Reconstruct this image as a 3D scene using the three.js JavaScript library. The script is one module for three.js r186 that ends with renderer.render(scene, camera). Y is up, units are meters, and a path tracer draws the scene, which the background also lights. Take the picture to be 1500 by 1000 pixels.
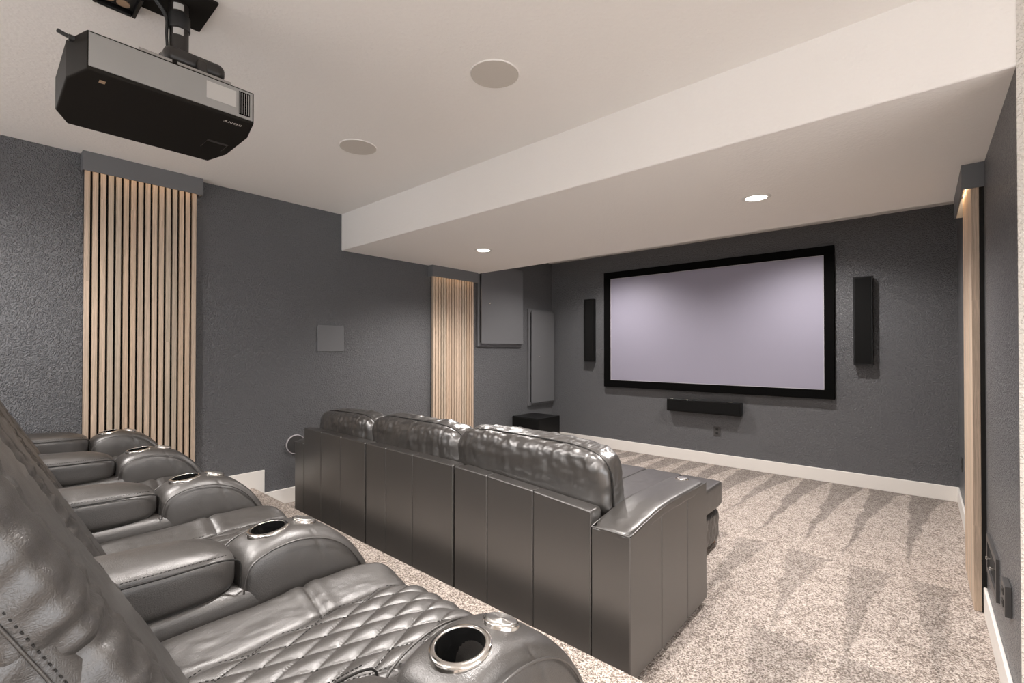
import * as THREE from 'three';
import { RoundedBoxGeometry } from 'three/addons/geometries/RoundedBoxGeometry.js';
import { ImprovedNoise } from 'three/addons/math/ImprovedNoise.js';
import { mergeGeometries, mergeVertices } from 'three/addons/utils/BufferGeometryUtils.js';
import { RectAreaLightUniformsLib } from 'three/addons/lights/RectAreaLightUniformsLib.js';
import { Brush, Evaluator, SUBTRACTION } from 'three-bvh-csg';

// ------------------------------------------------------------------ camera, exposure, lamps
RectAreaLightUniformsLib.init();
const SKY = 3.0;
const scene = new THREE.Scene();
scene.background = new THREE.Color(0xf7f8fb); scene.backgroundIntensity = SKY;   // overcast daylight, it enters through the glass doors only
const F = 685.72, CY = 507.44, EYE = 1.38;
const camera = new THREE.PerspectiveCamera(2 * Math.atan(500 / F) * 180 / Math.PI, 1.5, 0.05, 60);
camera.rotation.order = 'YXZ';
camera.rotation.set(0.0087, 0.7185, 0.0004);
camera.position.set(0, EYE, 0);
camera.setViewOffset(1500, 1000, 0, 500 - CY, 1500, 1000);
const renderer = new THREE.WebGLRenderer({ antialias: true });
renderer.toneMapping = THREE.LinearToneMapping;
renderer.toneMappingExposure = 1.25;
renderer.shadowMap.enabled = true;
const LAMP = 13.5, BEAM = 1.25, LAMP_COLOR = 0xfff8f3;     // every ceiling downlight
const COVE = 40;                            // LED strips inside the slat panel valances
// downlight positions [x, z, ceiling height, brightness, what it is near]
const XL = -4.334, XR = 0.254, ZF = -5.906, ZS = -2.378, ZE = -4.266, HS = 2.373, HC = 2.7315, PLAT = 0.2024, ZP = -1.585;
const XB = 2.6, ZB = 3.0;                   // the open part of the room behind and right of the camera, and a window in the wall behind the recliners

// ------------------------------------------------------------------ helpers
const N = new ImprovedNoise();
const noise = (x, y, z) => N.noise(x + 37.3, y + 11.7, z + 91.1);
const fbm = (x, y, z, o = 4) => { let a = 0, s = 1, t = 0; for (let i = 0; i < o; i++) { a += s * noise(x, y, z); t += s; s *= 0.5; x *= 2.03; y *= 2.03; z *= 2.03; } return a / t; };
function rng(seed) { let a = seed >>> 0; return () => { a = (a + 0x6D2B79F5) | 0; let t = Math.imul(a ^ (a >>> 15), 1 | a); t = (t + Math.imul(t ^ (t >>> 7), 61 | t)) ^ t; return ((t ^ (t >>> 14)) >>> 0) / 4294967296; }; }
const clamp = (x, a, b) => Math.min(b, Math.max(a, x));
const smooth = (a, b, x) => { const t = clamp((x - a) / (b - a), 0, 1); return t * t * (3 - 2 * t); };
const lerp = (a, b, t) => a + (b - a) * t;
function curve(pts) { // piecewise smooth function through points sorted by the first entry
  const c = new THREE.CatmullRomCurve3(pts.map(p => new THREE.Vector3(p[0], p[1], 0)), false, 'centripetal').getPoints(200);
  return t => { if (t <= c[0].x) return c[0].y; for (let i = 1; i < c.length; i++) if (t <= c[i].x) return lerp(c[i - 1].y, c[i].y, (t - c[i - 1].x) / (c[i].x - c[i - 1].x + 1e-9)); return c[c.length - 1].y; };
}
const used = {};
function numbered(name) { const k = used[name] = (used[name] ?? -1) + 1; return k ? name + '_' + String(k).padStart(3, '0') : name; }
function tag(o, label, category, group) { o.userData.label = label; o.userData.category = category; if (group) o.userData.group = group; return o; }
function thing(name, label, category, pos = [0, 0, 0], turn = 0, group) {
  const o = new THREE.Group(); o.name = numbered(name); o.position.set(...pos); o.rotation.y = turn; scene.add(o);
  return tag(o, label, category, group);
}
function obj(name, geo, mat, parent = scene) {
  const m = new THREE.Mesh(Array.isArray(geo) ? mergeGeometries(geo) : geo, mat);
  m.name = parent === scene ? numbered(name) : name; parent.add(m); return m;
}
function struct(name, geo, mat) { const m = obj(name, geo, mat); m.userData.kind = 'structure'; return m; }
// texture coordinates in metres from the way each triangle faces
function metreUV(g) {
  if (g.index) g = g.toNonIndexed();
  const p = g.attributes.position, uv = new Float32Array(p.count * 2);
  const a = new THREE.Vector3(), b = new THREE.Vector3(), c = new THREE.Vector3();
  for (let i = 0; i < p.count; i += 3) {
    a.fromBufferAttribute(p, i); b.fromBufferAttribute(p, i + 1); c.fromBufferAttribute(p, i + 2);
    const n = b.clone().sub(a).cross(c.clone().sub(a)); const x = Math.abs(n.x), y = Math.abs(n.y), z = Math.abs(n.z);
    [a, b, c].forEach((v, k) => { const [s, t] = x >= y && x >= z ? [v.z, v.y] : y >= z ? [v.x, v.z] : [v.x, v.y]; uv[(i + k) * 2] = s; uv[(i + k) * 2 + 1] = t; });
  }
  g.setAttribute('uv', new THREE.BufferAttribute(uv, 2)); return g;
}
function finish(g) { // smooth normals over shared points, then metre texture coordinates
  g.deleteAttribute('uv'); g.deleteAttribute('normal'); g = mergeVertices(g, 1e-5); g.computeVertexNormals(); return metreUV(g);
}
function box(x0, x1, y0, y1, z0, z1) { const g = new THREE.BoxGeometry(x1 - x0, y1 - y0, z1 - z0); g.translate((x0 + x1) / 2, (y0 + y1) / 2, (z0 + z1) / 2); return metreUV(g); }
function rbox(x0, x1, y0, y1, z0, z1, r = 0.006, s = 3) { const g = new RoundedBoxGeometry(Math.abs(x1 - x0), Math.abs(y1 - y0), Math.abs(z1 - z0), s, r); g.translate((x0 + x1) / 2, (y0 + y1) / 2, (z0 + z1) / 2); return metreUV(g); }
function tube(pts, r, n = 40, rs = 6, closed = false) { return metreUV(new THREE.TubeGeometry(new THREE.CatmullRomCurve3(pts.map(p => new THREE.Vector3(...p)), closed, 'centripetal'), n, r, rs, closed)); }
function lathe(pts, n = 40) { return metreUV(new THREE.LatheGeometry(pts.map(p => new THREE.Vector2(p[0], p[1])), n)); }
function cyl(r, h, n = 32, r2 = r) { return metreUV(new THREE.CylinderGeometry(r, r2, h, n)); }
// a padded form: a box drawn in to a superellipsoid, warped, then pushed in and out along its normals
function blob(hx, hy, hz, e, seg, warp, disp) {
  let g = new THREE.BoxGeometry(2, 2, 2, ...seg); g.deleteAttribute('uv'); g.deleteAttribute('normal'); g = mergeVertices(g, 1e-5);
  const p = g.attributes.position, v = new THREE.Vector3(), q = new THREE.Vector3();
  for (let i = 0; i < p.count; i++) {
    q.fromBufferAttribute(p, i);
    const s = (Math.abs(q.x) ** e + Math.abs(q.y) ** e + Math.abs(q.z) ** e) ** (1 / e); q.divideScalar(s);
    v.set(q.x * hx, q.y * hy, q.z * hz); if (warp) warp(v, q); p.setXYZ(i, v.x, v.y, v.z);
  }
  g.computeVertexNormals();
  if (disp) {
    const n = g.attributes.normal, m = new THREE.Vector3(), out = [];
    for (let i = 0; i < p.count; i++) { v.fromBufferAttribute(p, i); m.fromBufferAttribute(n, i); const d = disp(v, m); out.push(v.x + m.x * d, v.y + m.y * d, v.z + m.z * d); }
    for (let i = 0; i < p.count; i++) p.setXYZ(i, out[3 * i], out[3 * i + 1], out[3 * i + 2]);
    g.computeVertexNormals();
  }
  return metreUV(g);
}

// ------------------------------------------------------------------ textures and materials
function grid(n, cells, seed) { const r = rng(seed), t = new Float32Array(cells * cells).map(() => r()); return (x, y) => { x *= cells; y *= cells; const i = Math.floor(x), j = Math.floor(y), fx = x - i, fy = y - j, w = fx * fx * (3 - 2 * fx), h = fy * fy * (3 - 2 * fy); const g = (a, b) => t[((b % cells + cells) % cells) * cells + ((a % cells + cells) % cells)]; return lerp(lerp(g(i, j), g(i + 1, j), w), lerp(g(i, j + 1), g(i + 1, j + 1), w), h); }; }
function texture(n, m, f, size, srgb = false) { // f(u, v) in 0..1 returns [r, g, b] in 0..255; size: metres covered
  const d = new Uint8Array(n * m * 4);
  for (let j = 0; j < m; j++) for (let i = 0; i < n; i++) { const c = f((i + 0.5) / n, (j + 0.5) / m), k = 4 * (j * n + i); d[k] = c[0]; d[k + 1] = c[1]; d[k + 2] = c[2]; d[k + 3] = 255; }
  const t = new THREE.DataTexture(d, n, m); t.magFilter = THREE.LinearFilter; t.minFilter = THREE.LinearMipmapLinearFilter; t.generateMipmaps = true; t.wrapS = t.wrapT = THREE.RepeatWrapping;
  if (srgb) t.colorSpace = THREE.SRGBColorSpace; t.repeat.set(1 / size[0], 1 / size[1]); t.needsUpdate = true; return t;
}
const wa = grid(0, 96, 1), wb = grid(0, 170, 2), wc = grid(0, 240, 3), wd = grid(0, 12, 4);
const wallBump = texture(1024, 1024, (u, v) => { // rolled and knocked-down plaster
  const a = wa(u, v), b = wb(u + 0.03 * wd(u, v), v), c = wc(u, v); let h = smooth(0.42, 0.72, 0.55 * a + 0.45 * b) * 0.75 + 0.18 * c + 0.1 * b; h = clamp(h, 0, 1) * 255; return [h, h, h];
}, [0.6, 0.6]);
const ca = grid(0, 90, 5), cb = grid(0, 200, 6);
const ceilBump = texture(1024, 1024, (u, v) => { let h = 0.6 * ca(u, v) + 0.4 * cb(u, v); h *= 255; return [h, h, h]; }, [1.1, 1.1]);
const la = grid(0, 110, 7), lb = grid(0, 230, 8), lc = grid(0, 24, 9);
const leatherBump = texture(1024, 1024, (u, v) => { const a = Math.abs(la(u, v) - 0.5) * 2, b = Math.abs(lb(u, v) - 0.5) * 2; let h = 0.5 * smooth(0, 0.7, a) + 0.3 * smooth(0, 0.7, b) + 0.2 * lc(u, v); h *= 255; return [h, h, h]; }, [0.28, 0.28]);
const ta = grid(0, 256, 10), tb = grid(0, 512, 11), tc = grid(0, 40, 12);
const tuft = (u, v, k) => { const a = ta(u * k, v * k), b = tb(u * k, v * k), c = tc(u * k, v * k); return clamp(0.5 + 1.15 * (0.55 * (a - 0.5) + 0.75 * (b - 0.5)) + 0.16 * (c - 0.5), 0, 1); };
function pile(t) { // speckled yarn: dark brown, taupe, pale beige
  return t < 0.36 ? [lerp(104, 146, t / 0.36), lerp(94, 134, t / 0.36), lerp(86, 124, t / 0.36)] : t < 0.52 ? [lerp(146, 196, (t - 0.36) / 0.16), lerp(134, 184, (t - 0.36) / 0.16), lerp(124, 174, (t - 0.36) / 0.16)] : [lerp(196, 232, (t - 0.52) / 0.48), lerp(184, 222, (t - 0.52) / 0.48), lerp(174, 213, (t - 0.52) / 0.48)];
}
const carpetTile = texture(1024, 1024, (u, v) => pile(tuft(u, v, 1)), [1.5, 1.5], true);
const carpetBump = texture(1024, 1024, (u, v) => { const h = 255 * tuft(u, v, 1); return [h, h, h]; }, [1.5, 1.5]);
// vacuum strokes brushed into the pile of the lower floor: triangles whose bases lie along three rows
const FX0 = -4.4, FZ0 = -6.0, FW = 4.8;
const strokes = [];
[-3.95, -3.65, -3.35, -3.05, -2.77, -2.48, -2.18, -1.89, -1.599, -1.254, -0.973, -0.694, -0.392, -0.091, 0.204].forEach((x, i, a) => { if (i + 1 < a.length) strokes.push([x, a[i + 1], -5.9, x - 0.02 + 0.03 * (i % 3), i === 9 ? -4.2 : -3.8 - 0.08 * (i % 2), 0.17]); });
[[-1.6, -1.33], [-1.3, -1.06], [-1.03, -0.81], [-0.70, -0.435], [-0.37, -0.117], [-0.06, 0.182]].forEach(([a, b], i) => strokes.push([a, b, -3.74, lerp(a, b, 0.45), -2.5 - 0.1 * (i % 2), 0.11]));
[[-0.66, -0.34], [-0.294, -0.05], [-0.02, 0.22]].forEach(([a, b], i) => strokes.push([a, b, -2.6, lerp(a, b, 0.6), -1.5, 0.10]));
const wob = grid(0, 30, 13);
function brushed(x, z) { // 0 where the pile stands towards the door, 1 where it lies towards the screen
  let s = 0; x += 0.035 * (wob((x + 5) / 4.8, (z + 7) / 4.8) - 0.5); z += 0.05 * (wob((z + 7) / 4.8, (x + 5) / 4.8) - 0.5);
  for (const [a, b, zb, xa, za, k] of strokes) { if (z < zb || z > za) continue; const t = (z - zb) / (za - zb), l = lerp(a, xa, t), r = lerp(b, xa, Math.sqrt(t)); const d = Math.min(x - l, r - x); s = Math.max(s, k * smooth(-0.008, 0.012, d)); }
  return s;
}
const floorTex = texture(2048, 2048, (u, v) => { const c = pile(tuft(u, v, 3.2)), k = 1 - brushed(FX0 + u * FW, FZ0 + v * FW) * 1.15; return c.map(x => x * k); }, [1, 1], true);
const ga = grid(0, 64, 14), gb = grid(0, 8, 15), gc = grid(0, 256, 16);
const woodTex = texture(256, 1024, (u, v) => { // straight oak grain along v
  const w = u * 1.0 + 0.05 * (gb(v * 0.5, u) - 0.5), g = 0.5 * ga(w, v * 0.06) + 0.5 * gc(w, v * 0.12), p = gc(u, v * 0.5) > 0.86 ? -16 : 0; const k = 0.84 + 0.32 * g + 0.06 * (gb(u, v) - 0.5); return [clamp(218 * k + p, 0, 255), clamp(198 * k + p, 0, 255), clamp(178 * k + p, 0, 255)];
}, [0.2, 1.2], true);
const brushTex = texture(512, 512, (u, v) => { const r = Math.hypot(u - 0.5, v - 0.5); const h = 127 + 120 * Math.sin(r * 420); return [h, h, h]; }, [1, 1]);

const S = (o) => new THREE.MeshStandardMaterial(o), P = (o) => new THREE.MeshPhysicalMaterial(o);
const lin = (r, g, b) => new THREE.Color().setRGB(r, g, b);
const M = {
  wall: P({ color: lin(0.140, 0.143, 0.151), roughness: 0.31, bumpMap: wallBump, bumpScale: 0.008 }),
  wallSmooth: S({ color: lin(0.148, 0.151, 0.158), roughness: 0.45 }),
  pale: S({ color: lin(0.68, 0.64, 0.59), roughness: 0.7, bumpMap: wallBump, bumpScale: 0.0025 }),
  ceiling: S({ color: lin(0.90, 0.868, 0.832), roughness: 0.85, bumpMap: ceilBump, bumpScale: 0.0012 }),
  trim: S({ color: lin(0.84, 0.81, 0.77), roughness: 0.42 }),
  floor: S({ map: floorTex, roughness: 0.95, bumpMap: carpetBump, bumpScale: 0.006 }),
  carpet: S({ map: carpetTile, roughness: 0.95, bumpMap: carpetBump, bumpScale: 0.006 }),
  leather: P({ color: lin(0.034, 0.0305, 0.0275), roughness: 0.42, bumpMap: leatherBump, bumpScale: 0.0003, ior: 2.1 }),
  sofa: P({ color: lin(0.043, 0.0395, 0.0365), roughness: 0.35, bumpMap: leatherBump, bumpScale: 0.0001, ior: 2.25 }),
  thread: S({ color: lin(0.012, 0.011, 0.010), roughness: 0.7 }),
  chrome: S({ color: lin(0.78, 0.76, 0.73), roughness: 0.16, metalness: 1 }),
  dial: S({ color: lin(0.72, 0.71, 0.69), roughness: 0.28, metalness: 1, bumpMap: brushTex, bumpScale: 0.0002 }),
  cup: P({ color: lin(0.010, 0.010, 0.010), roughness: 0.16 }),
  black: S({ color: lin(0.012, 0.012, 0.012), roughness: 0.5 }),
  gloss: P({ color: lin(0.005, 0.005, 0.005), roughness: 0.3, specularIntensity: 0.5 }),
  velvet: P({ color: lin(0.004, 0.004, 0.004), roughness: 0.95, specularIntensity: 0.08 }),
  cloth: P({ color: lin(0.008, 0.008, 0.008), roughness: 0.9, specularIntensity: 0.25 }),
  screen: S({ color: lin(0.318, 0.305, 0.385), roughness: 0.5 }),
  edge: S({ color: lin(0.55, 0.52, 0.55), roughness: 0.5 }),
  felt: S({ color: lin(0.010, 0.009, 0.008), roughness: 0.95 }),
  woods: [lin(0.74, 0.72, 0.70), lin(0.82, 0.79, 0.76), lin(0.68, 0.69, 0.68), lin(0.78, 0.73, 0.68)].map(c => S({ color: c, map: woodTex, roughness: 0.55 })),
  casing: P({ color: lin(0.018, 0.016, 0.014), roughness: 0.85, specularIntensity: 0.15 }),
  casingSide: S({ color: lin(0.27, 0.265, 0.256), roughness: 0.4 }),
  sticker: S({ color: lin(0.46, 0.445, 0.425), roughness: 0.6 }),
  strip: S({ color: lin(0.30, 0.29, 0.28), roughness: 0.35, metalness: 0.6 }),
  metal: S({ color: lin(0.020, 0.017, 0.015), roughness: 0.4 }),
  amber: S({ color: lin(0.42, 0.29, 0.19), roughness: 0.4 }),
  grille: S({ color: lin(0.62, 0.575, 0.52), roughness: 0.85 }),
  lens: S({ color: 0xffffff, emissive: new THREE.Color(LAMP_COLOR), emissiveIntensity: 14 }),
  led: S({ color: 0xffffff, emissive: new THREE.Color(0xffd9b0), emissiveIntensity: 3 }),
  plate: S({ color: lin(0.060, 0.058, 0.058), roughness: 0.4 }),
  footWood: S({ color: lin(0.25, 0.12, 0.06), roughness: 0.5 }),
};

// ------------------------------------------------------------------ the room
const fl = new THREE.BoxGeometry(XB - XL + 0.3, 0.1, ZB - ZF + 0.3); fl.translate((XB + XL) / 2, -0.05, (ZB + ZF) / 2);
{ const p = fl.attributes.position, uv = fl.attributes.uv; for (let i = 0; i < p.count; i++) uv.setXY(i, (p.getX(i) - FX0) / FW, (p.getZ(i) - FZ0) / FW); }
M.floor.color.setRGB(0.86, 0.86, 0.87); M.floor.bumpMap = carpetBump.clone(); M.floor.bumpMap.repeat.set(3.2, 3.2); M.floor.bumpMap.needsUpdate = true;
struct('floor', fl, M.floor);
{ const g = new RoundedBoxGeometry(XB - XL - 0.002, PLAT + 0.03, ZB - ZP, 5, 0.022); g.translate((XB + XL) / 2, PLAT / 2 - 0.015 + 0.0, (ZB + ZP) / 2); const m = struct('floor_platform', metreUV(g), M.carpet); m.userData.label = 'raised carpeted platform under the recliner row'; }
struct('ceiling', box(XL - 0.12, XB + 0.12, HC, HC + 0.1, ZF - 0.12, ZB + 0.12), M.ceiling);
struct('ceiling_soffit', metreUV((() => { const g = new RoundedBoxGeometry(XR + 0.06 - XL, HC - HS + 0.05, ZS - ZE, 3, 0.008); g.translate((XR + 0.06 + XL) / 2, (HC + HS) / 2 + 0.025, (ZS + ZE) / 2); return g; })()), M.ceiling);
struct('wall_left', box(XL - 0.12, XL, 0, HC, ZF - 0.12, ZB + 0.12), M.wall);
struct('wall_front', box(XL, XR + 0.12, 0, HC, ZF - 0.12, ZF), M.wall);
struct('wall_right', box(XR, XR + 0.12, 0, HC, ZF, ZS - 0.006), M.wall);
struct('wall_return', box(XR + 0.0005, XB + 0.12, 0, HC, ZS - 0.006, ZS + 0.001), M.pale);
struct('wall_return_core', box(XR + 0.12, XB + 0.12, 0, HC, ZS - 0.12, ZS - 0.006), M.pale);
// glass doors to the daylight in the wall right of the camera
const G = { s0: -1.9, s1: 1.9, st: 2.3, b0: -4.2, b1: -0.7, bl: 0.55, bt: 2.45 };
struct('wall_side', [box(XB, XB + 0.12, 0, HC, ZS, G.s0), box(XB, XB + 0.12, 0, HC, G.s1, ZB + 0.12), box(XB, XB + 0.12, G.st, HC, G.s0, G.s1), box(XB, XB + 0.12, 0, PLAT, G.s0, G.s1)], M.pale);
struct('wall_back', [box(XL, G.b0, 0, HC, ZB, ZB + 0.12), box(G.b1, XB, 0, HC, ZB, ZB + 0.12), box(G.b0, G.b1, G.bt, HC, ZB, ZB + 0.12), box(G.b0, G.b1, 0, G.bl, ZB, ZB + 0.12)], M.pale);
const glass = P({ color: 0xffffff, transmission: 1, thickness: 0, roughness: 0, ior: 1.45 });
function glazing(name, along, a0, a1, y0, y1, at, n) { // along 'z' in the side wall, 'x' in the back wall
  const w = struct(name, along === 'z' ? box(at, at + 0.01, y0, y1, a0, a1) : box(a0, a1, y0, y1, at, at + 0.01), glass);
  const f = (p, q, c, d) => along === 'z' ? box(at - 0.02, at + 0.04, c, d, p, q) : box(p, q, c, d, at - 0.02, at + 0.04);
  const bars = [f(a0, a1, y0, y0 + 0.06), f(a0, a1, y1 - 0.06, y1)]; for (let i = 0; i <= n; i++) { const c = clamp(lerp(a0, a1, i / n), a0 + 0.03, a1 - 0.03); bars.push(f(c - 0.03, c + 0.03, y0 + 0.06, y1 - 0.06)); }
  obj('window_frame', bars, M.trim, w);
}
glazing('window_1', 'x', G.b0, G.b1, G.bl, G.bt, ZB + 0.05, 3);
glazing('door_1', 'z', G.s0, G.s1, PLAT, G.st, XB + 0.05, 3);
const BB = 0.1367, BT = 0.014;
const board = (x0, x1, y0, y1, z0, z1) => rbox(x0, x1, y0, y1, z0, z1, 0.004, 2);
struct('baseboard_front', board(XL, XR, 0, BB, ZF, ZF + BT), M.trim);
struct('baseboard_right', board(XR - BT, XR, 0, BB, ZF + BT, -4.165), M.trim);
struct('baseboard_right', board(XR - BT, XR, 0, BB, -3.5, ZS), M.trim);
struct('baseboard_left', board(XL, XL + BT, 0, BB, -3.5, ZP), M.trim);
struct('baseboard_left', board(XL, XL + BT, 0, BB, ZF + BT, -4.165), M.trim);
struct('baseboard_left_upper', board(XL, XL + BT + 0.0005, BB, PLAT + BB, -1.6626, ZB), M.trim);

// ------------------------------------------------------------------ lamps and ceiling speakers
function downlight(x, z, y, label, k = 1, beam = BEAM) {
  const t = thing('downlight', label, 'light', [x, y, z], 0, 'recessed ceiling downlights');
  obj('trim_ring', lathe([[0.062, -0.001], [0.064, -0.007], [0.078, -0.006], [0.085, -0.001], [0.085, 0]], 48), M.trim, t);
  const l = new THREE.Mesh(new THREE.CircleGeometry(0.062, 40).rotateX(Math.PI / 2).translate(0, -0.003, 0), M.lens); l.name = 'lens'; t.add(l);
  const a = new THREE.SpotLight(LAMP_COLOR, LAMP * k, 0, beam, 0.55, 2); a.position.set(0, -0.012, 0); a.target.position.set(0, -1, 0); a.shadow.radius = 2.6; t.add(a); t.add(a.target);   // the can cuts the beam off
}
downlight(-3.25, -3.286, HS, 'glowing round downlight in the soffit beside the far slat panel');
downlight(-0.80, -3.318, HS, 'glowing round downlight in the soffit near the right-hand wall');
downlight(-3.05, -4.95, HC, 'round downlight in front ceiling over the tall narrow wall speaker beside the subwoofer');
downlight(-0.85, -4.95, HC, 'round downlight in front ceiling over the open carpet by the screen');
downlight(-1.02, -1.28, HC, 'round downlight in main ceiling behind the sofa arm', 1.15, 1.1);
downlight(-3.0, 0.5, HC, 'round downlight in main ceiling behind the recliners by the slat wall', 1.4, 1.4);
downlight(-1.2, 0.7, HC, 'round downlight in main ceiling behind the nearest recliner', 1.35, 1.3);
downlight(1.4, 1.0, HC, 'round downlight over the open part of the room', 1.35);
downlight(1.4, -1.0, HC, 'round downlight beside the pale return wall', 0.8);
for (const [x, z, l] of [[-1.565, -1.66, 'white round ceiling speaker grille over the sofa end with its wide arm'], [-2.81, -1.66, 'white round ceiling speaker grille between projector and soffit']]) {
  const t = thing('ceiling_speaker', l, 'speaker', [x, HC, z], 0, 'round speakers in the main ceiling');
  obj('grille', lathe([[0, -0.005], [0.113, -0.005], [0.1155, -0.0035], [0.1155, 0]], 56), M.grille, t);
  obj('rim', lathe([[0.1165, 0], [0.1165, -0.004], [0.119, -0.005], [0.121, -0.003], [0.121, 0]], 56), M.ceiling, t);
}

// ------------------------------------------------------------------ slat panels with valances
function slatPanel(side, z0, z1, y0, y1, label) { // side: -1 left wall, 1 right wall; the panel stands off the wall
  const t = thing('slat_panel', label, 'wall panel', [side < 0 ? XL : XR, y0, (z0 + z1) / 2], 0), d = -side, L = Math.abs(z1 - z0), h = y1 - y0;
  const bx = (a, b, ya, yb, za, zb) => box(Math.min(a * d, b * d), Math.max(a * d, b * d), ya, yb, za, zb);
  obj('backing', bx(0.0005, 0.019, 0, h, -L / 2, L / 2), M.felt, t);
  const n = 16, pitch = (L + 0.013) / n, w = pitch - 0.0135;
  const g = rbox(Math.min(0.019 * d, 0.05 * d), Math.max(0.019 * d, 0.05 * d), 0, h, -w / 2, w / 2, 0.0015, 1);
  for (let i = 0; i < n; i++) { // each slat cut from another stretch of the board
    const c = g.clone(), uv = c.attributes.uv; for (let k = 0; k < uv.count; k++) uv.setXY(k, uv.getX(k) + 0.037 * i, uv.getY(k) + 0.29 * i);
    const s = obj('slat', c, M.woods[(i * 7 + (i >> 1)) % 4], t); s.position.z = -L / 2 + w / 2 + i * pitch;
  }
}
function valance(side, z0, z1, yTop, label) {
  const t = thing('valance_box', label, 'valance', [side < 0 ? XL : XR, yTop, (z0 + z1) / 2]), d = -side, L = Math.abs(z1 - z0), H = 0.131, D = 0.088, w = 0.009;
  const bx = (a, b, ya, yb, za, zb) => box(Math.min(a * d, b * d), Math.max(a * d, b * d), ya, yb, za, zb);
  obj('front_board', bx(D - w, D, -H, -0.0005, -L / 2, L / 2), M.wallSmooth, t);
  obj('end_board', bx(0.0005, D - w, -H, -0.0005, -L / 2, -L / 2 + w), M.wallSmooth, t);
  obj('end_board', bx(0.0005, D - w, -H, -0.0005, L / 2 - w, L / 2), M.wallSmooth, t);
  obj('light_strip', bx(0.060, 0.072, -0.006, -0.001, -L / 2 + 0.02, L / 2 - 0.02), M.led, t);
  const a = new THREE.RectAreaLight(0xffd9b0, COVE, 0.012, L - 0.04); a.position.set(0.066 * d, -0.0085, 0); a.rotation.x = -Math.PI / 2; t.add(a);
}
slatPanel(-1, -1.131, -0.477, PLAT + 0.001, HC - 0.02, 'pale oak slat panel standing behind the recliner row');
valance(-1, -1.165, -0.462, HC, 'grey valance box at the main ceiling over the near slat panel');
slatPanel(-1, -4.157, -3.504, 0.001, HS - 0.02, 'pale oak slat panel between plain left wall and hinged access doors');
valance(-1, -4.2, -3.462, HS, 'dark valance box under the soffit beside the upper access door');
slatPanel(1, -4.157, -3.504, 0.001, HS - 0.02, 'pale oak slat panel seen edge-on along the right wall');
valance(1, -4.2, -3.462, HS, 'dark valance box under the soffit on the right wall');

// ------------------------------------------------------------------ things on the left wall
function accessDoor(z0, z1, y0, y1, label, keyAt) {
  const t = thing('access_door', label, 'access door', [XL, y0, (z0 + z1) / 2], 0), L = Math.abs(z1 - z0), h = y1 - y0;
  const f = 0.045;
  obj('frame', [box(0, 0.03, 0, f, -L / 2, L / 2), box(0, 0.03, h - f, h, -L / 2, L / 2), box(0, 0.03, f, h - f, L / 2 - f, L / 2), box(0, 0.03, f, h - f, -L / 2, -L / 2 + f * 0.5)], M.wallSmooth, t);
  obj('gasket', box(0.0005, 0.046, f * 1.2, h - f * 1.1, -L / 2 + f * 0.5, L / 2 - f * 1.4), M.felt, t);
  const dr = obj('door_leaf', rbox(0.046, 0.066, f * 0.8, h - f * 0.6, -L / 2 + f * 0.3, L / 2 - f * 0.85, 0.003, 2), M.wallSmooth, t);
  const k = lathe([[0, 0.03], [0.009, 0.028], [0.011, 0.02], [0.006, 0.012], [0.006, 0]], 16).rotateZ(-Math.PI / 2).translate(0.066, keyAt[0] - y0, keyAt[1] - (z0 + z1) / 2);
  obj('lock_knob', k, M.chrome, dr);
  for (const s of [0.14, 0.5, 0.86]) obj('hinge', cyl(0.006, 0.05, 10).translate(0.052, h * s, -L / 2 + f * 0.2), M.plate, t);
}
accessDoor(-5.135, -4.25, 1.436, 2.53, 'dark grey wall access door beside the far slat panel, cut off by soffit', [1.997, -4.421]);
accessDoor(-5.888, -5.289, 0.577, 1.99, 'tall narrow dark grey access door above the subwoofer', [1.292, -5.482]);
tag(obj('blank_wall_plate', rbox(XL + 0.0002, XL + 0.011, 1.372, 1.625, -2.405, -2.135, 0.003, 2), M.wallSmooth), 'square blank grey plate flat on the textured left wall', 'wall plate');
{
  const t = thing('round_wall_plate', 'round black disc with a bright rim low on the wall beside the sofa', 'wall disc', [XL, 0.52, -1.935]);
  obj('disc', lathe([[0, 0.012], [0.078, 0.012], [0.082, 0]], 40).rotateZ(-Math.PI / 2), M.plate, t);
  obj('rim', lathe([[0.080, 0.0], [0.081, 0.014], [0.084, 0.017], [0.087, 0.013], [0.088, 0]], 48).rotateZ(-Math.PI / 2), M.edge, t);
  obj('stud', lathe([[0, 0.022], [0.006, 0.02], [0.008, 0.012]], 16).rotateZ(-Math.PI / 2), M.chrome, t);
}
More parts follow.
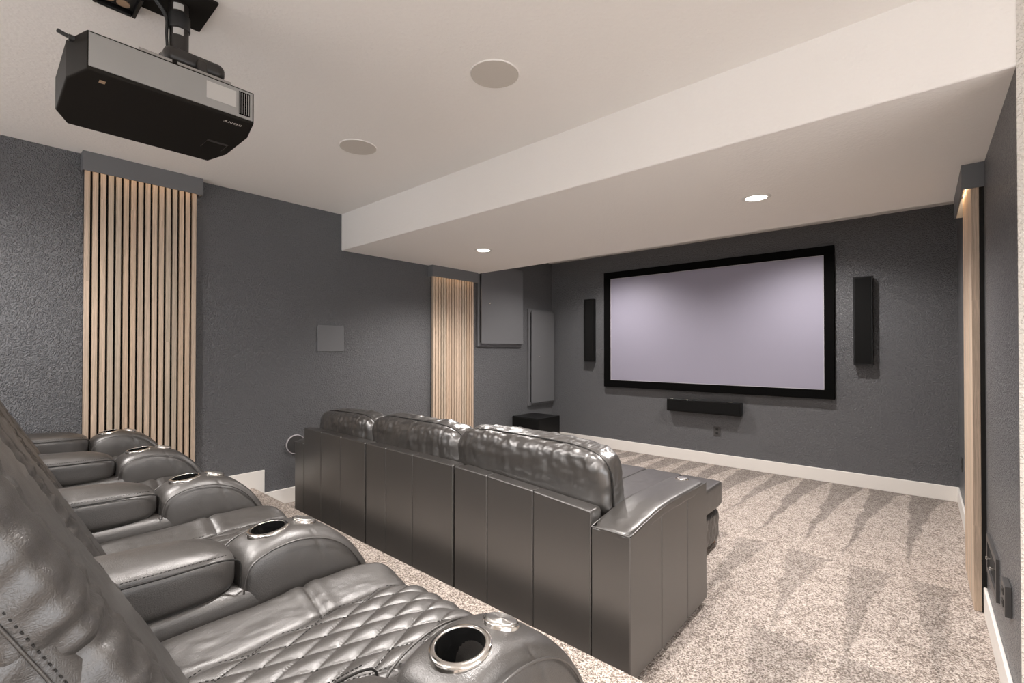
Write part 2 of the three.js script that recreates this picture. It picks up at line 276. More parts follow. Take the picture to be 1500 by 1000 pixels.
// ------------------------------------------------------------------ things on the right wall
{
  const t = thing('media_wall_plate', 'wide black-framed recessed media plate low on the right wall', 'wall plate', [XR, 0.27, -3.165]), L = 0.40, h = 0.19, f = 0.03;
  obj('frame', [box(-0.012, 0, 0, f, -L / 2, L / 2), box(-0.012, 0, h - f, h, -L / 2, L / 2), box(-0.012, 0, f, h - f, -L / 2, -L / 2 + f), box(-0.012, 0, f, h - f, L / 2 - f, L / 2)], M.plate, t);
  obj('recess', box(-0.004, -0.0005, f, h - f, -L / 2 + f, L / 2 - f), M.felt, t);
  for (const z of [-0.09, 0.06]) obj('socket', cyl(0.008, 0.022, 14).rotateZ(Math.PI / 2).translate(-0.012, 0.1, z), M.chrome, t);
}
function outlet(name, label, pos, turn, w, h, d) {
  const t = thing(name, label, 'outlet', pos, turn);
  obj('cover', rbox(-w / 2, w / 2, 0, h, 0.0002, d, 0.003, 2), M.plate, t);
  for (const y of [0.3, 0.7]) { const s = obj('socket', rbox(-0.016, 0.016, h * y - 0.014, h * y + 0.014, d - 0.001, d + 0.002, 0.003, 2), M.black, t); for (const x of [-0.006, 0.006]) obj('slot', box(x - 0.0012, x + 0.0012, h * y - 0.004, h * y + 0.005, d + 0.002, d + 0.0024), M.velvet, s); }
}
outlet('outlet', 'dark grey power outlet on the front wall under the centre speaker', [-1.866, 0.349, ZF], 0, 0.08, 0.115, 0.007);
outlet('outlet', 'grey outlet with raised cover at the end of the right wall', [XR, 0.365, -2.64], -Math.PI / 2, 0.11, 0.118, 0.02);
outlet('outlet', 'small dark outlet on the right wall near the front corner', [XR, 0.37, -5.44], -Math.PI / 2, 0.075, 0.115, 0.007);

// ------------------------------------------------------------------ front wall: screen and speakers
{
  const x0 = -3.385, x1 = -0.678, y0 = 0.874, y1 = 2.479, ix0 = -3.288, ix1 = -0.768, iy0 = 0.970, iy1 = 2.387, d = 0.058;
  const cx = (x0 + x1) / 2, t = thing('projection_screen', 'large lavender grey projection screen in a black velvet frame', 'screen', [cx, y0, ZF]);
  const g = (a, b, c, e, f0, f1) => rbox(a - cx, b - cx, c - y0, e - y0, f0, f1, 0.004, 2);
  obj('frame_rail', g(x0, x1, iy1, y1, 0.001, d), M.velvet, t); obj('frame_rail', g(x0, x1, y0, iy0, 0.001, d), M.velvet, t);
  obj('frame_stile', g(x0, ix0, iy0, iy1, 0.001, d), M.velvet, t); obj('frame_stile', g(ix1, x1, iy0, iy1, 0.001, d), M.velvet, t);
  obj('screen_fabric', box(ix0 - cx, ix1 - cx, iy0 - y0, iy1 - y0, 0.02, 0.035), M.screen, t);
  const e = 0.006, b = (a, c, f, h) => box(a - cx, c - cx, f - y0, h - y0, 0.035, 0.038);
  obj('edge_strip', [b(ix0, ix1, iy0, iy0 + e), b(ix0, ix1, iy1 - e, iy1), b(ix0, ix0 + e, iy0 + e, iy1 - e), b(ix1 - e, ix1, iy0 + e, iy1 - e)], M.edge, t);
}
function wallSpeaker(cx, y0, w, h, label, horizontal) {
  const t = thing('wall_speaker', label, 'speaker', [cx, y0, ZF], 0, 'slim black speakers around the screen'), d = 0.085;
  obj('cabinet', rbox(-w / 2, w / 2, 0, h, 0.012, d, 0.004, 2), M.gloss, t);
  obj('grille', rbox(-w / 2 + 0.014, w / 2 - 0.014, 0.014, h - 0.014, d - 0.002, d + 0.004, 0.003, 2), M.cloth, t);
  obj('wall_bracket', box(-Math.min(w, 0.06) / 2, Math.min(w, 0.06) / 2, h / 2 - 0.05, h / 2 + 0.05, 0.0005, 0.014), M.metal, t);
  if (horizontal) for (const x of [-0.39, -0.18, 0.31]) obj('clip', rbox(x - 0.03, x + 0.03, h, h + 0.004, 0.04, 0.075, 0.0015, 1), M.chrome, t);
}
wallSpeaker(-3.62, 1.222, 0.152, 0.905, 'slim upright black speaker between the access door and the screen');
wallSpeaker(-0.4365, 1.237, 0.158, 0.885, 'slim upright black speaker on the plain wall right of the screen frame');
wallSpeaker(-2.014, 0.615, 0.886, 0.155, 'slim black centre speaker lying flat below the screen', true);
{
  const t = thing('subwoofer', 'black box subwoofer on the carpet under the narrow access door', 'subwoofer', [-4.0, 0, -5.07]);
  obj('cabinet', rbox(-0.235, 0.235, 0.015, 0.485, -0.24, 0.22, 0.006, 3), M.gloss, t);
  obj('grille', rbox(-0.225, 0.225, 0.025, 0.475, 0.215, 0.235, 0.005, 2), M.cloth, t);
  for (const x of [-0.18, 0.18]) for (const z of [-0.18, 0.18]) obj('foot', cyl(0.02, 0.016, 16).translate(x, 0.008, z), M.black, t);
}

// ------------------------------------------------------------------ projector
{
  const cx = -2.165, cz = -0.45, y0 = 2.235, H = 0.122;
  const t = thing('projector', 'black box projector with grey side hanging upside down from the ceiling', 'projector', [cx, y0, cz]);
  const out = [[0.262, 0.236], [0.15, 0.272], [-0.15, 0.272], [-0.255, 0.232], [-0.257, -0.232], [-0.12, -0.264], [0.12, -0.264], [0.262, -0.236]];
  const sh = new THREE.Shape(out.map(([x, z]) => new THREE.Vector2(x, -z)));
  const g = new THREE.ExtrudeGeometry(sh, { depth: H - 0.012, bevelEnabled: true, bevelSize: 0.006, bevelThickness: 0.006, bevelSegments: 3, bevelOffset: -0.006 }); g.rotateX(-Math.PI / 2).translate(0, 0.006, 0);
  const body = obj('casing', metreUV(g), M.casing, t);
  obj('side_panel', rbox(0.259, 0.2645, 0.012, H - 0.006, -0.232, 0.232, 0.002, 2), M.casingSide, t);
  obj('top_rail', rbox(0.06, 0.21, H, H + 0.026, -0.16, 0.16, 0.004, 2), M.metal, t);
  for (const [z0, z1] of [[0.02, 0.11], [-0.16, 0.005]]) obj('chrome_strip', box(0.252, 0.258, H + 0.0005, H + 0.009, z0, z1), M.strip, t);
  obj('label', box(0.2647, 0.2652, 0.042, 0.102, -0.175, -0.08), M.sticker, t);
  obj('vent', rbox(0.2640, 0.2655, 0.022, 0.108, -0.222, -0.184, 0.004, 2), M.velvet, t);
  for (let i = 0; i < 5; i++) obj('vent_fin', box(0.2650, 0.2672, 0.026, 0.104, -0.2185 + i * 0.0076, -0.2158 + i * 0.0076), M.casingSide, t);
  // underside: brand lettering, small hatch, warning mark
  const word = (() => {
    const c = document.createElement('canvas'); c.width = 256; c.height = 100; const x = c.getContext('2d'); x.fillStyle = '#221f1c'; x.fillRect(0, 0, 256, 100); x.fillStyle = '#d8d2cb'; x.font = 'bold 88px serif'; x.textAlign = 'center'; x.textBaseline = 'middle'; x.fillText('SONY', 128, 52); const tx = new THREE.CanvasTexture(c); tx.colorSpace = THREE.SRGBColorSpace; return tx;
  })();
  const wg = new THREE.PlaneGeometry(0.064, 0.025); wg.rotateX(Math.PI / 2); wg.rotateY(-Math.PI / 2); wg.translate(0.220, -0.0008, -0.178);
  obj('brand_lettering', wg, P({ map: word, roughness: 0.85, specularIntensity: 0.15 }), t);
  obj('hatch', [box(-0.02, 0.0, -0.0009, 0, -0.235, -0.16), box(-0.10, -0.02, -0.0009, 0, -0.235, -0.2335), box(-0.10, -0.02, -0.0009, 0, -0.1615, -0.16)], M.metal, t);
  obj('warning_mark', box(0.195, 0.215, -0.001, 0, 0.185, 0.2), M.amber, t);
  const cord = obj('power_cable', tube([[0.19, 0.11, 0.24], [0.19, 0.112, 0.26], [0.188, 0.118, 0.285], [0.186, 0.122, 0.295]], 0.006, 30), M.black, t);
  obj('plug', cyl(0.010, 0.04, 14).rotateX(Math.PI / 2).translate(0.19, 0.111, 0.25), M.black, cord);

  const mt = thing('projector_mount', 'black pole mount with ceiling plate carrying the projector', 'mount', [cx, y0 + H + 0.03, cz - 0.06]);
  const top = HC - (y0 + H + 0.03);
  obj('bracket', [rbox(-0.10, 0.21, 0, 0.062, -0.10, 0.09, 0.026, 5)], M.metal, mt);
  obj('bracket_arm', rbox(0.214, 0.236, -0.028, 0.03, -0.03, 0.0, 0.004, 2), M.metal, mt);
  const pole = obj('pole', cyl(0.031, top - 0.062, 32).translate(0, 0.062 + (top - 0.062) / 2, 0), M.metal, mt);
  obj('collar', lathe([[0.031, 0.085], [0.035, 0.087], [0.035, 0.108], [0.031, 0.110]], 32), M.black, pole);
  obj('collar', lathe([[0.031, top - 0.11], [0.036, top - 0.108], [0.036, top - 0.055], [0.031, top - 0.05]], 32), M.black, pole);
  for (const [ya, yb] of [[top - 0.14, top - 0.115], [top - 0.045, top - 0.02]]) { const lg = new THREE.CylinderGeometry(0.0318, 0.0318, yb - ya, 12, 1, true, 0.7, 1.1); lg.translate(0, (ya + yb) / 2, 0); obj('label_band', metreUV(lg), M.sticker, pole); }
  obj('ceiling_plate', rbox(-0.12, 0.12, top - 0.012, top - 0.0005, -0.10, 0.10, 0.004, 2), M.casing, mt);
  for (const [dx, dz] of [[-0.01, 0.038], [0.006, 0.042]]) obj('signal_cable', tube([[dx, top - 0.01, dz + 0.05], [dx, top - 0.07, dz + 0.004], [dx, 0.2, dz], [dx, 0.11, dz + 0.002], [dx + 0.02, 0.06, dz + 0.05], [dx + 0.05, 0.0, dz + 0.12]], 0.005, 50), M.black, mt);
  obj('cable_tie', lathe([[0.053, -0.006], [0.056, -0.006], [0.056, 0.006], [0.053, 0.006]], 24).translate(0, 0.11, 0.008), M.black, mt);
}
{
  const t = thing('ceiling_junction_box', 'open black junction box with tan cut-outs on the ceiling behind the projector', 'junction box', [-2.29, HC, -0.345]);
  obj('housing', [rbox(-0.075, 0.075, -0.026, -0.0005, -0.065, -0.052, 0.004, 2), rbox(-0.075, 0.075, -0.026, -0.0005, 0.052, 0.065, 0.004, 2), rbox(-0.075, -0.062, -0.026, -0.0005, -0.052, 0.052, 0.004, 2), rbox(0.062, 0.075, -0.026, -0.0005, -0.052, 0.052, 0.004, 2)], M.gloss, t);
  obj('base_plate', box(-0.062, 0.062, -0.006, -0.0005, -0.052, 0.052), M.black, t);
  for (const [x, z] of [[-0.03, -0.02], [-0.03, 0.028], [0.03, 0.0]]) obj('cut_out', cyl(0.021, 0.004, 24).translate(x, -0.008, z), M.amber, t);
}

// ------------------------------------------------------------------ recliners (x across, y above platform, z as in the room; base at z = ZR)
const ZR = -0.45;
const armTop = curve([[-0.95, 0.18], [-0.935, 0.30], [-0.915, 0.40], [-0.88, 0.478], [-0.83, 0.545], [-0.77, 0.596], [-0.70, 0.624], [-0.64, 0.634], [-0.57, 0.626], [-0.48, 0.608]]);
const crease = (d, w) => Math.exp(-(d / w) * (d / w));
function makeArm() { // geometries of one armrest, x = 0 at its centre
  const A = {};
  A.body = blob(0.103, 0.24, 0.57, 9, [10, 20, 40], (v, q) => { v.y = lerp(0.03, 0.515, (q.y + 1) / 2); v.z = lerp(-0.915, 0.20, (q.z + 1) / 2); v.x *= 1 + 0.03 * Math.sin(Math.PI * (q.y + 1) / 2); if (v.y > 0.4 && v.z < -0.8) v.y -= 0.1; });
  const padTop = curve([[-0.49, 0.632], [-0.40, 0.650], [-0.2, 0.664], [0.15, 0.674]]);
  A.pad = blob(0.104, 0.1, 0.32, 5, [26, 22, 70], (v, q) => { const z = lerp(-0.488, 0.15, (q.z + 1) / 2); const cr = 1 - (q.x * q.x); v.z = z; v.y = lerp(0.498, padTop(z) - 0.03 + 0.03 * cr, (q.y + 1) / 2); },
    (v, n) => 0.0022 * fbm(v.x * 22, v.y * 22, v.z * 14, 3) * smooth(0.55, 0.62, v.y) + 0.003 * Math.max(0, fbm(v.x * 40 + 9, v.z * 7, 3.3, 3)) * smooth(0.6, 0.65, v.y) - 0.0035 * crease(v.y - 0.612, 0.004) * smooth(0.2, 0.7, Math.abs(n.x)));
  const con = blob(0.107, 0.2, 0.22, 6.5, [30, 30, 60], (v, q) => { const z = lerp(-0.945, -0.487, (q.z + 1) / 2), cr = 1 - q.x * q.x * q.x * q.x * 0.85 - q.x * q.x * 0.15; v.z = z; v.y = lerp(0.16, armTop(z) - 0.026 + 0.026 * cr, (q.y + 1) / 2); },
    (v, n) => 0.0016 * fbm(v.x * 18, v.y * 18, v.z * 18, 3) - 0.003 * crease(v.z + 0.72 - 0.35 * (v.y - 0.55), 0.004) * smooth(0.3, 0.7, Math.abs(n.x)));
  const ev = new Evaluator(); ev.useGroups = false;
  const b1 = new Brush(con), cg = new THREE.CylinderGeometry(0.0475, 0.0475, 0.16, 48).toNonIndexed(); const b2 = new Brush(cg); b2.position.set(0, 0.60, -0.597); b1.updateMatrixWorld(); b2.updateMatrixWorld();
  A.console = metreUV(ev.evaluate(b1, b2, SUBTRACTION).geometry);
  A.ring = lathe([[0.0465, -0.01], [0.0465, 0.003], [0.0475, 0.0048], [0.049, 0.0055], [0.052, 0.0053], [0.056, 0.0042], [0.059, 0.0022], [0.0605, -0.001], [0.061, -0.012]], 56);
  A.cup = lathe([[0.0001, -0.075], [0.040, -0.075], [0.0445, -0.07], [0.0462, 0.0], [0.0468, 0.0035]], 48);
  A.dial = lathe([[0.0001, 0.0105], [0.030, 0.0105], [0.0325, 0.0085], [0.033, -0.006]], 48);
  { const p = A.dial.attributes.position, uv = A.dial.attributes.uv; for (let i = 0; i < p.count; i++) uv.setXY(i, p.getX(i) / 0.068 + 0.5, p.getZ(i) / 0.068 + 0.5); }
  A.dialRim = lathe([[0.0335, -0.006], [0.034, 0.006], [0.036, 0.0075], [0.0385, 0.004], [0.0395, -0.006]], 48);
  const pipe = s => tube([[s * 0.103, 0.50, -0.4935], [s * 0.105, 0.545, -0.499], [s * 0.105, 0.572, -0.512], [s * 0.105, armTop(-0.56) - 0.027, -0.56], [s * 0.106, armTop(-0.64) - 0.027, -0.64], [s * 0.106, armTop(-0.72) - 0.028, -0.72], [s * 0.1055, armTop(-0.79) - 0.03, -0.785], [s * 0.105, armTop(-0.85) - 0.035, -0.84], [s * 0.103, armTop(-0.90) - 0.05, -0.885], [s * 0.102, 0.30, -0.915]], 0.0028, 70);
  A.piping = [pipe(1), pipe(-1)];
  const pp = s => tube([[s * 0.099, 0.52, -0.486], [s * 0.1015, 0.595, -0.482], [s * 0.1025, 0.607, -0.46], [s * 0.1035, 0.613, -0.3], [s * 0.1035, 0.62, -0.1], [s * 0.1035, 0.625, 0.05]], 0.0024, 50);
  A.padPiping = [pp(1), pp(-1)];
  const st = []; for (const s of [1, -1]) for (let z = -0.45; z < 0.05; z += 0.0085) { const g = box(-0.0011, 0.0011, -0.0008, 0.0008, -0.0025, 0.0025); g.translate(s * 0.0985, 0.6215 + 0.024 * (z + 0.45), z); st.push(g); }
  A.stitch = st;
  return A;
}
const ARM = makeArm();
function addArm(parent, x) {
  const g = new THREE.Group(); g.name = 'armrest'; g.position.set(x, 0, -ZR); parent.add(g);
  obj('arm_body', ARM.body, M.leather, g); obj('arm_pad', ARM.pad, M.leather, g); obj('console', ARM.console, M.leather, g);
  obj('piping', ARM.piping, M.leather, g); obj('pad_piping', ARM.padPiping, M.thread, g); obj('stitching', ARM.stitch, M.thread, g);
  const ty = armTop(-0.597), tilt = 0.10;
  for (const [n, geo, m] of [['cup_holder_ring', ARM.ring, M.chrome], ['cup_holder', ARM.cup, M.cup]]) { const o = obj(n, geo, m, g); o.position.set(0, ty - 0.0025, -0.597); o.rotation.x = tilt; }
  for (const [n, geo, m] of [['control_dial', ARM.dial, M.dial], ['dial_rim', ARM.dialRim, M.chrome]]) { const o = obj(n, geo, m, g); o.position.set(0, armTop(-0.708) + 0.0, -0.708); o.rotation.x = -0.28; }
}
const HW = 0.322, QW = 0.178;
const seatTop = (x, z) => 0.452 - 0.012 * crease(z + 0.45, 0.25) + (Math.abs(x) > QW ? 0.038 * smooth(QW, HW, Math.abs(x)) : 0);
const quilt = (x, z) => { const a = x / 0.07 + (z + 0.675) / 0.156, b = x / 0.07 - (z + 0.675) / 0.156; return Math.pow(Math.abs(Math.sin(Math.PI * (a + 0.5)) * Math.sin(Math.PI * (b + 0.5))), 0.42); };
function makeSeat() {
  const Q = {};
  const z0 = -0.966, z1 = -0.16;
  Q.bolster = s => blob(0.08, 0.1, 0.4, 5, [32, 26, 120], (v, q) => { const z = lerp(z0, z1, (q.z + 1) / 2), x = s * lerp(QW - 0.004, HW, (s * q.x + 1) / 2); v.z = z; v.x = x; v.y = lerp(0.28, seatTop(x, z), (q.y + 1) / 2); if (q.z < 0) v.y -= 0.05 * Math.pow(-q.z, 8); },
    (v, n) => -0.007 * crease(v.z + 0.645, 0.005) * smooth(0.1, 0.6, n.y) + 0.005 * crease(Math.abs(v.z + 0.645) - 0.03, 0.02) * smooth(0.3, 0.8, n.y) + 0.0028 * fbm(v.x * 14, v.y * 14, v.z * 14 + s, 4) + 0.0035 * Math.max(0, fbm(v.x * 30, 2.2 + s, v.z * 9, 3)) * smooth(0.5, 0.9, n.y));
  Q.quilt = blob(QW, 0.1, 0.4, 7, [110, 24, 230], (v, q) => { const z = lerp(z0 - 0.004, z1, (q.z + 1) / 2); v.z = z; v.y = lerp(0.28, seatTop(0, z) + 0.003 - 0.004 * q.x * q.x, (q.y + 1) / 2); if (q.z < 0) v.y -= 0.05 * Math.pow(-q.z, 8); },
    (v, n) => (n.y > -0.2 ? 1 : 0) * (0.0125 * quilt(v.x, v.z - (v.y < 0.40 ? 0.40 - v.y : 0)) - 0.004) + 0.002 * fbm(v.x * 20, v.y * 20, v.z * 20, 3));
  const th = []; // thread dashes along the quilting lines
  for (let f = -1; f <= 1; f += 2) for (let k = -14; k <= 14; k++) for (let z = -0.93; z < -0.3; z += 0.0105) {
    const x = 0.07 * (k + 0.5 - f * (z + 0.675) / 0.156); if (Math.abs(x) > QW - 0.008) continue;
    const y = 0.28 + (seatTop(0, z) + 0.003 - 0.28) * Math.pow(Math.max(0, 1 - Math.pow(Math.abs((z - (z0 + z1) / 2) / ((z1 - z0) / 2)), 7)), 1 / 7);
    const g = box(-0.0009, 0.0009, -0.0008, 0.0008, -0.0028, 0.0028); g.rotateY(Math.atan2(-f * 0.07, 0.156)); g.translate(x, y - 0.0024 - 0.05 * Math.pow(Math.max(0, -(z - (z0 + z1) / 2) / ((z1 - z0) / 2)), 8), z); th.push(g);
  }
  Q.thread = th;
  Q.front = blob(HW - 0.004, 0.14, 0.04, 6, [40, 20, 8], (v, q) => { v.y += 0.175; v.z += -0.915; v.z -= 0.01 * (1 - q.x * q.x); });
  Q.base = rbox(-HW + 0.01, HW - 0.01, 0.002, 0.30, -0.87, 0.12, 0.02, 3);
  return Q;
}
const SEAT = makeSeat();
function makeBack() { // v up along the back, w forward; leaned afterwards
  const B = {}, hw = 0.318;
  const lean = g => { g.rotateX(0.46); g.translate(0, 0.40, -0.325); return metreUV(g); };
  const fold = (v, k) => { const d = Math.abs(v.y - k); return Math.exp(-d / 0.07); };
  const cushion = (v0, v1, bulge, seed) => blob(hw, (v1 - v0) / 2, 0.06, 5, [60, 44, 20], (v, q) => { v.y += (v0 + v1) / 2; const s = 1 - q.x * q.x * 0.85; v.z = q.z * 0.06 + 0.051; if (q.z < 0) v.z -= bulge * s * (1 - q.y * q.y * 0.7); },
    (v, n) => { const front = smooth(0.15, -0.4, n.z), e = Math.abs(v.x) / hw;
      const w1 = Math.sin(v.y * 135 + 5.5 * fbm(v.x * 5 + seed, v.y * 7, v.z * 8, 2)) * (0.5 + 0.9 * fbm(v.x * 9, v.y * 16 + seed, 2.2, 2)), w2 = fbm(v.x * 26, v.y * 9 + seed, v.z * 26, 3), w3 = fbm(v.x * 8 + seed, v.y * 8, v.z * 8, 2);
      const seam = 1 - crease(v.z - 0.060, 0.012) * smooth(0.3, 0.8, Math.abs(n.x));
      return seam * (0.0058 * (0.25 + 0.75 * smooth(0.45, 0.9, e)) * w1 + 0.006 * w2 * Math.max(fold(v, v0), fold(v, v1)) * front + 0.0028 * w3) - 0.006 * crease(e - 0.70, 0.02) * front; });
  B.lumbar = lean(cushion(-0.05, 0.55, 0.004, 1.7)); B.head = lean(cushion(0.415, 0.86, 0.002, 5.1));
  B.shell = lean(blob(hw - 0.001, 0.47, 0.12, 6, [30, 70, 26], (v, q) => { v.y += 0.38; v.z += 0.13; }, (v, n) => { // side leather gathers into pleats that run back from the front seam
    const side = smooth(0.5, 0.9, Math.abs(n.x)), t = v.y * 125 + (v.z - 0.05) * 26; return side * smooth(0.22, 0.10, v.z) * smooth(0.062, 0.085, v.z) * 0.0036 * (Math.sin(t + 2.5 * fbm(v.y * 5, v.z * 5, 1.1, 2)) + 0.6 * fbm(v.y * 40, v.z * 10, 4.2, 2)) + 0.0015 * fbm(v.x * 14, v.y * 14, v.z * 14, 3); }));
  const dash = []; for (const s of [1, -1]) for (let y = -0.05; y < 0.80; y += 0.0105) for (const dz of [0.004]) { const g = box(-0.0012, 0.0012, -0.0019, 0.0019, -0.0010, 0.0010); g.translate(s * (hw - 0.0006), y, 0.052 + dz); dash.push(g); }
  B.stitch = lean(mergeGeometries(dash));
  const welt = s => lean(tube([[s * (hw - 0.002), -0.06, 0.065], [s * (hw + 0.001), 0.2, 0.065], [s * (hw + 0.001), 0.5, 0.065], [s * (hw - 0.001), 0.72, 0.065], [s * (hw - 0.03), 0.82, 0.065]], 0.002, 60));
  B.welt = [welt(1), welt(-1)];
  return B;
}
const BACK = makeBack();
function recliner(x, label, arms) {
  const t = thing('recliner', label, 'recliner', [x, PLAT, ZR], 0, 'row of leather theatre recliners');
  const put = (n, g, m) => { const o = obj(n, g, m, t); o.position.z = -ZR; return o; };
  put('base', SEAT.base, M.black); put('footrest', SEAT.front, M.leather);
  put('seat_bolster', SEAT.bL ??= SEAT.bolster(-1), M.leather); put('seat_bolster', SEAT.bR ??= SEAT.bolster(1), M.leather);
  const q = put('quilted_panel', SEAT.quilt, M.leather); q.userData.label = 'diamond quilted leather seat panel'; obj('quilt_stitching', SEAT.tg ??= mergeGeometries(SEAT.thread), M.thread, q);
  put('lumbar_cushion', BACK.lumbar, M.leather); put('headrest_cushion', BACK.head, M.leather);
  const s = put('back_shell', BACK.shell, M.leather); obj('stitching', BACK.stitch, M.thread, s); obj('welt', BACK.wg ??= mergeGeometries(BACK.welt), M.leather, s);
  for (const a of arms) addArm(t, a);
}
const PITCH = 0.8745, X0 = -1.087, HP = PITCH / 2;
recliner(X0, 'leather recliner at the open end of the row, its large arm dial in full view', [HP]);
recliner(X0 - PITCH, 'leather recliner second from the open end of the row', [HP]);
recliner(X0 - 2 * PITCH, 'leather recliner second from the slat panel wall', [HP]);
recliner(X0 - 3 * PITCH, 'leather recliner standing against the slat panel wall, with two armrests', [HP, -HP]);

// ------------------------------------------------------------------ sofa with chaise
{
  const cx = -2.415, zb = -1.745, t = thing('sofa', 'long black leather sofa with a chaise end, seen from behind', 'sofa', [cx, 0, -2.2]);
  const put = (n, g, m, parent = t) => { const o = obj(n, Array.isArray(g) ? mergeGeometries(g) : g, m, parent); if (parent === t) o.position.set(-cx, 0, 2.2); return o; };
  const topY = curve([[-3.8, 0.758], [-2.85, 0.752], [-1.96, 0.742], [-1.5, 0.722], [-1.07, 0.688]]);
  const panelGeo = (x0, x1, y0, yTop, z0, z1, r) => { // upright padded leather panel whose top edge follows yTop(x)
    const g = new RoundedBoxGeometry(x1 - x0, 1, z1 - z0, 5, r); const p = g.attributes.position;
    for (let i = 0; i < p.count; i++) { const x = p.getX(i) + (x0 + x1) / 2, h = yTop(x) - y0, y = p.getY(i); const yy = y > 0 ? y0 + h - (0.5 - y) : y0 + (y + 0.5); p.setXYZ(i, x, yy, p.getZ(i) + (z0 + z1) / 2); }
    g.computeVertexNormals(); return finish(g);
  };
  // back: three sections, each of three sewn panels
  const cuts = [[-3.755, -3.60, -3.345, -2.857], [-2.845, -2.61, -2.33, -1.963], [-1.951, -1.70, -1.395, -1.076]];
  cuts[0] = [-3.755, -3.475, -3.18, -2.857];
  cuts.forEach((c, k) => {
    const s = put('back_section', panelGeo(c[0] + 0.004, c[3] - 0.004, 0.035, x => topY(x) - 0.004, zb - 0.105, zb - 0.008, 0.02), M.sofa);
    for (let i = 0; i < 3; i++) put('leather_panel', panelGeo(c[i] + (i ? 0.0014 : 0), c[i + 1] - (i < 2 ? 0.0014 : 0), 0.03, topY, zb - 0.06, zb, 0.008), M.sofa, s);
    const w = put('side_welt', tube([[c[3] - 0.004, 0.05, zb - 0.002], [c[3] - 0.004, 0.4, zb - 0.002], [c[3] - 0.004, topY(c[3]) - 0.012, zb - 0.002]], 0.004, 20), M.sofa);
  });
  // arms
  const arm = (x0, x1, z1, name, dialed) => {
    const g = new THREE.Group(); g.name = 'arm'; g.position.set(-cx, 0, 2.2); t.add(g);
    const top = curve([[-2.70, 0.668], [-2.4, 0.674], [-2.05, 0.676], [-1.85, 0.652], [-1.74, 0.636]]);
    const L = z1 - zb;
    obj('arm_core', blob((x1 - x0) / 2 - 0.004, 0.3, -L / 2, 12, [14, 20, 30], (v, q) => { v.x += (x0 + x1) / 2; v.z = lerp(z1, zb - 0.004, (q.z + 1) / 2); v.y = lerp(0.035, top(v.z) - 0.012, (q.y + 1) / 2); }), M.sofa, g);
    const out = x0 < -3 ? x0 : x1, dir = x0 < -3 ? -1 : 1, seams = [zb, -2.05, -2.36, z1];
    for (let i = 0; i < 3; i++) {
      const za = seams[i] - (i ? 0.0025 : 0), ze = seams[i + 1] + (i < 2 ? 0.0025 : 0);
      const gg = new RoundedBoxGeometry(0.03, 1, za - ze, 4, 0.007), p = gg.attributes.position;
      for (let k = 0; k < p.count; k++) { const z = p.getZ(k) + (za + ze) / 2, h = top(z) - 0.012 - 0.03, y = p.getY(k); p.setXYZ(k, out + dir * (-0.015 + p.getX(k) * dir), y > 0 ? 0.03 + h - (0.5 - y) : 0.03 + (y + 0.5), z); }
      obj('leather_panel', finish(gg), M.sofa, g);
    }
    obj('top_pad', blob((x1 - x0) / 2 + 0.001, 0.03, -L / 2, 7, [24, 10, 60], (v, q) => { v.x += (x0 + x1) / 2; v.z = lerp(z1 - 0.003, zb + 0.001, (q.z + 1) / 2); v.y = top(v.z) - 0.028 + 0.028 * q.y + 0.006 * (1 - q.x * q.x); }, (v, n) => 0.0025 * fbm(v.x * 16, v.y * 16, v.z * 9, 3)), M.sofa, g);
    const e = 0.0015, y = z => top(z) - 0.012; obj('piping', [x0 + e, x1 - e].map(x => tube([[x, y(zb), zb - 0.004], [x, y(-1.85), -1.85], [x, y(-2.05), -2.05], [x, y(-2.36), -2.36], [x, y(z1), z1 + 0.006]], 0.0035, 50)).concat([tube([[x0 + e, y(zb), zb], [(x0 + x1) / 2, y(zb) + 0.002, zb + 0.001], [x1 - e, y(zb), zb]], 0.0035, 20)]), M.sofa, g);
    obj('rear_panel', panelGeo(x0 + 0.001, x1 - 0.001, 0.03, () => top(zb) - 0.014, zb - 0.03, zb + 0.0005, 0.008), M.sofa, g);
    if (dialed) { obj('control_button', lathe([[0.0001, 0.008], [0.024, 0.008], [0.027, 0.005], [0.028, -0.004]], 36).translate(-0.995, top(-2.56) + 0.004, -2.56), M.dial, g); obj('button_rim', lathe([[0.028, -0.004], [0.029, 0.006], [0.034, 0.006], [0.037, -0.004]], 36).translate(-0.995, top(-2.56) + 0.004, -2.56), M.chrome, g); }
  };
  arm(-1.0745, -0.89, -2.64, 'arm', true); arm(-3.92, -3.757, -2.64, 'arm', false);
  // seats
  const seat = (x0, x1, z1, y, name) => put(name, blob((x1 - x0) / 2, 0.09, (zb - 0.17 - z1) / 2, 7, [50, 14, 60], (v, q) => { v.x += (x0 + x1) / 2; v.z = lerp(z1, zb - 0.17, (q.z + 1) / 2); v.y = y - 0.09 + 0.09 * q.y + 0.012 * (1 - q.x * q.x) * (q.y > 0 ? 1 : 0); }, (v, n) => 0.004 * fbm(v.x * 8, v.y * 8, v.z * 8, 4) + 0.004 * Math.max(0, fbm(v.x * 20, 1.1, v.z * 6, 3)) * smooth(0.5, 1, n.y)), M.sofa);
  seat(-3.75, -2.856, -2.66, 0.455, 'seat_cushion'); seat(-2.85, -1.96, -2.66, 0.455, 'seat_cushion');
  put('seat_base', rbox(-3.75, -1.96, 0.03, 0.28, -2.64, zb - 0.1, 0.015, 3), M.sofa);
  // chaise: long seat pad of three sewn strips on a quilted base
  const cz = -3.578, c0 = -1.952, c1 = -1.083, third = [c0, -1.66, -1.372, c1];
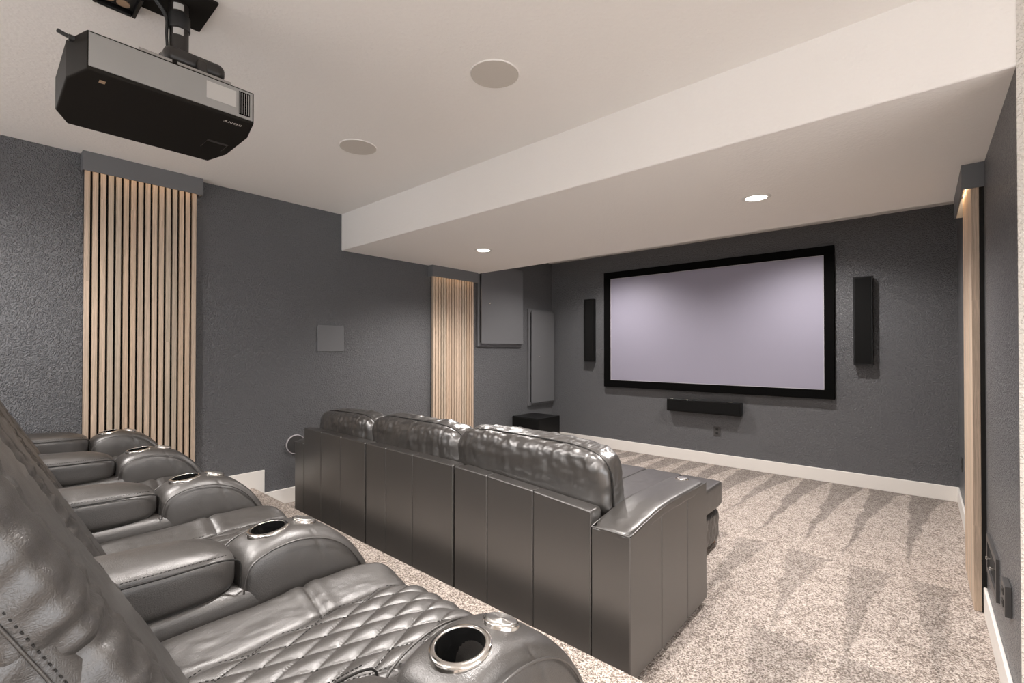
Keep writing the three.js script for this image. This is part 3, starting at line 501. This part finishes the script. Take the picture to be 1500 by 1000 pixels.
  for (let i = 0; i < 3; i++) put('chaise_pad', blob((third[i + 1] - third[i]) / 2, 0.085, 0.9, 16, [26, 12, 90], (v, q) => { v.x += (third[i] + third[i + 1]) / 2; v.z = lerp(cz, zb - 0.17, (q.z + 1) / 2); v.y = 0.358 + 0.085 * q.y; }, (v, n) => 0.004 * fbm(v.x * 8, v.y * 8, v.z * 7, 4) + 0.005 * Math.max(0, fbm(v.x * 14, 5.1, v.z * 6, 3)) * smooth(0.5, 1, n.y)), M.sofa);
  const dq = (u, y) => Math.pow(Math.abs(Math.sin(Math.PI * (u / 0.07 + y / 0.13)) * Math.sin(Math.PI * (u / 0.07 - y / 0.13))), 0.45);
  const qb = put('chaise_base', blob((c1 - c0) / 2 - 0.003, 0.11, 0.45, 9, [90, 50, 100], (v, q) => { v.x += (c0 + c1) / 2; v.z = lerp(cz + 0.012, -2.66, (q.z + 1) / 2); v.y = 0.148 + 0.115 * q.y; }, (v, n) => Math.abs(n.y) < 0.6 ? 0.010 * dq(Math.abs(n.x) > Math.abs(n.z) ? v.z : v.x, v.y) - 0.006 : 0), M.sofa); qb.userData.label = 'diamond quilted base of the chaise';
  for (const [x, z] of [[c1 - 0.06, cz + 0.07], [c0 + 0.06, cz + 0.07]]) put('foot', cyl(0.02, 0.036, 16, 0.016).translate(x, 0.018, z), M.footWood);
  for (const [x, z] of [[-3.85, -1.84], [-3.85, -2.55], [-0.98, -1.84], [-0.98, -2.55]]) put('foot', cyl(0.025, 0.036, 16).translate(x, 0.018, z), M.black);
  // back cushions
  const cushion = (x0, x1, yTop, zc, seed, tilt, roll) => {
    const hw = (x1 - x0) / 2, hh = 0.245, hd = 0.125, e = 4.6, ws = 0.35;
    const g = blob(hw, hh, hd, e, [90, 50, 30], (v, q) => { v.y -= 0.018 * q.x * q.x * Math.sign(q.y) * -0.4; }, (v, n) => {
      const up = smooth(0.0, 0.16, v.y), ed = smooth(0.55, 0.97, Math.abs(v.x) / hw), seam = 1 - Math.exp(-Math.pow((v.z - ws * hd) / 0.012, 2));
      const r = fbm(v.x * 26 + seed, v.y * 7, v.z * 9 + 0.6 * Math.sin(v.x * 9), 3), d = fbm(v.x * 9 + seed, v.y * 14, v.z * 12, 3);
      return seam * (0.011 * up * r + 0.012 * d * (0.35 + 0.65 * Math.max(up, ed))) + 0.004 * fbm(v.x * 5, v.y * 5, seed, 2) - 0.003 * (1 - seam); });
    const loop = []; const k = Math.pow(1 - ws ** e, 1 / e); for (let i = 0; i < 48; i++) { const a = i / 48 * 2 * Math.PI, c = Math.cos(a), s = Math.sin(a); loop.push([hw * k * Math.sign(c) * Math.abs(c) ** (2 / e), hh * k * Math.sign(s) * Math.abs(s) ** (2 / e), ws * hd]); }
    const w = tube(loop, 0.0042, 160, 6, true);
    const m = new THREE.Matrix4().makeTranslation((x0 + x1) / 2, yTop - hh, zc).multiply(new THREE.Matrix4().makeRotationFromEuler(new THREE.Euler(tilt, 0, roll)));
    const c = put('back_cushion', g.applyMatrix4(m), M.sofa); obj('welt', w.applyMatrix4(m), M.thread, c); return c;
  };
  cushion(-3.75, -2.95, 0.908, -1.968, 2.1, 0.10, 0.02); cushion(-2.985, -2.025, 0.932, -1.968, 7.7, 0.10, -0.005); const c3 = cushion(-2.085, -1.068, 0.942, -1.975, 13.4, 0.12, -0.012);
  obj('bolster', blob(0.30, 0.07, 0.075, 2.6, [50, 24, 24], (v, q) => { v.x += -1.405; v.y += 0.575; v.z += -2.19; }, (v, n) => 0.006 * fbm(v.x * 24, v.y * 12, v.z * 12, 3)), M.sofa, c3);
}
scene.traverse(o => { if (o.isMesh) { o.castShadow = true; o.receiveShadow = true; } });
renderer.render(scene, camera);
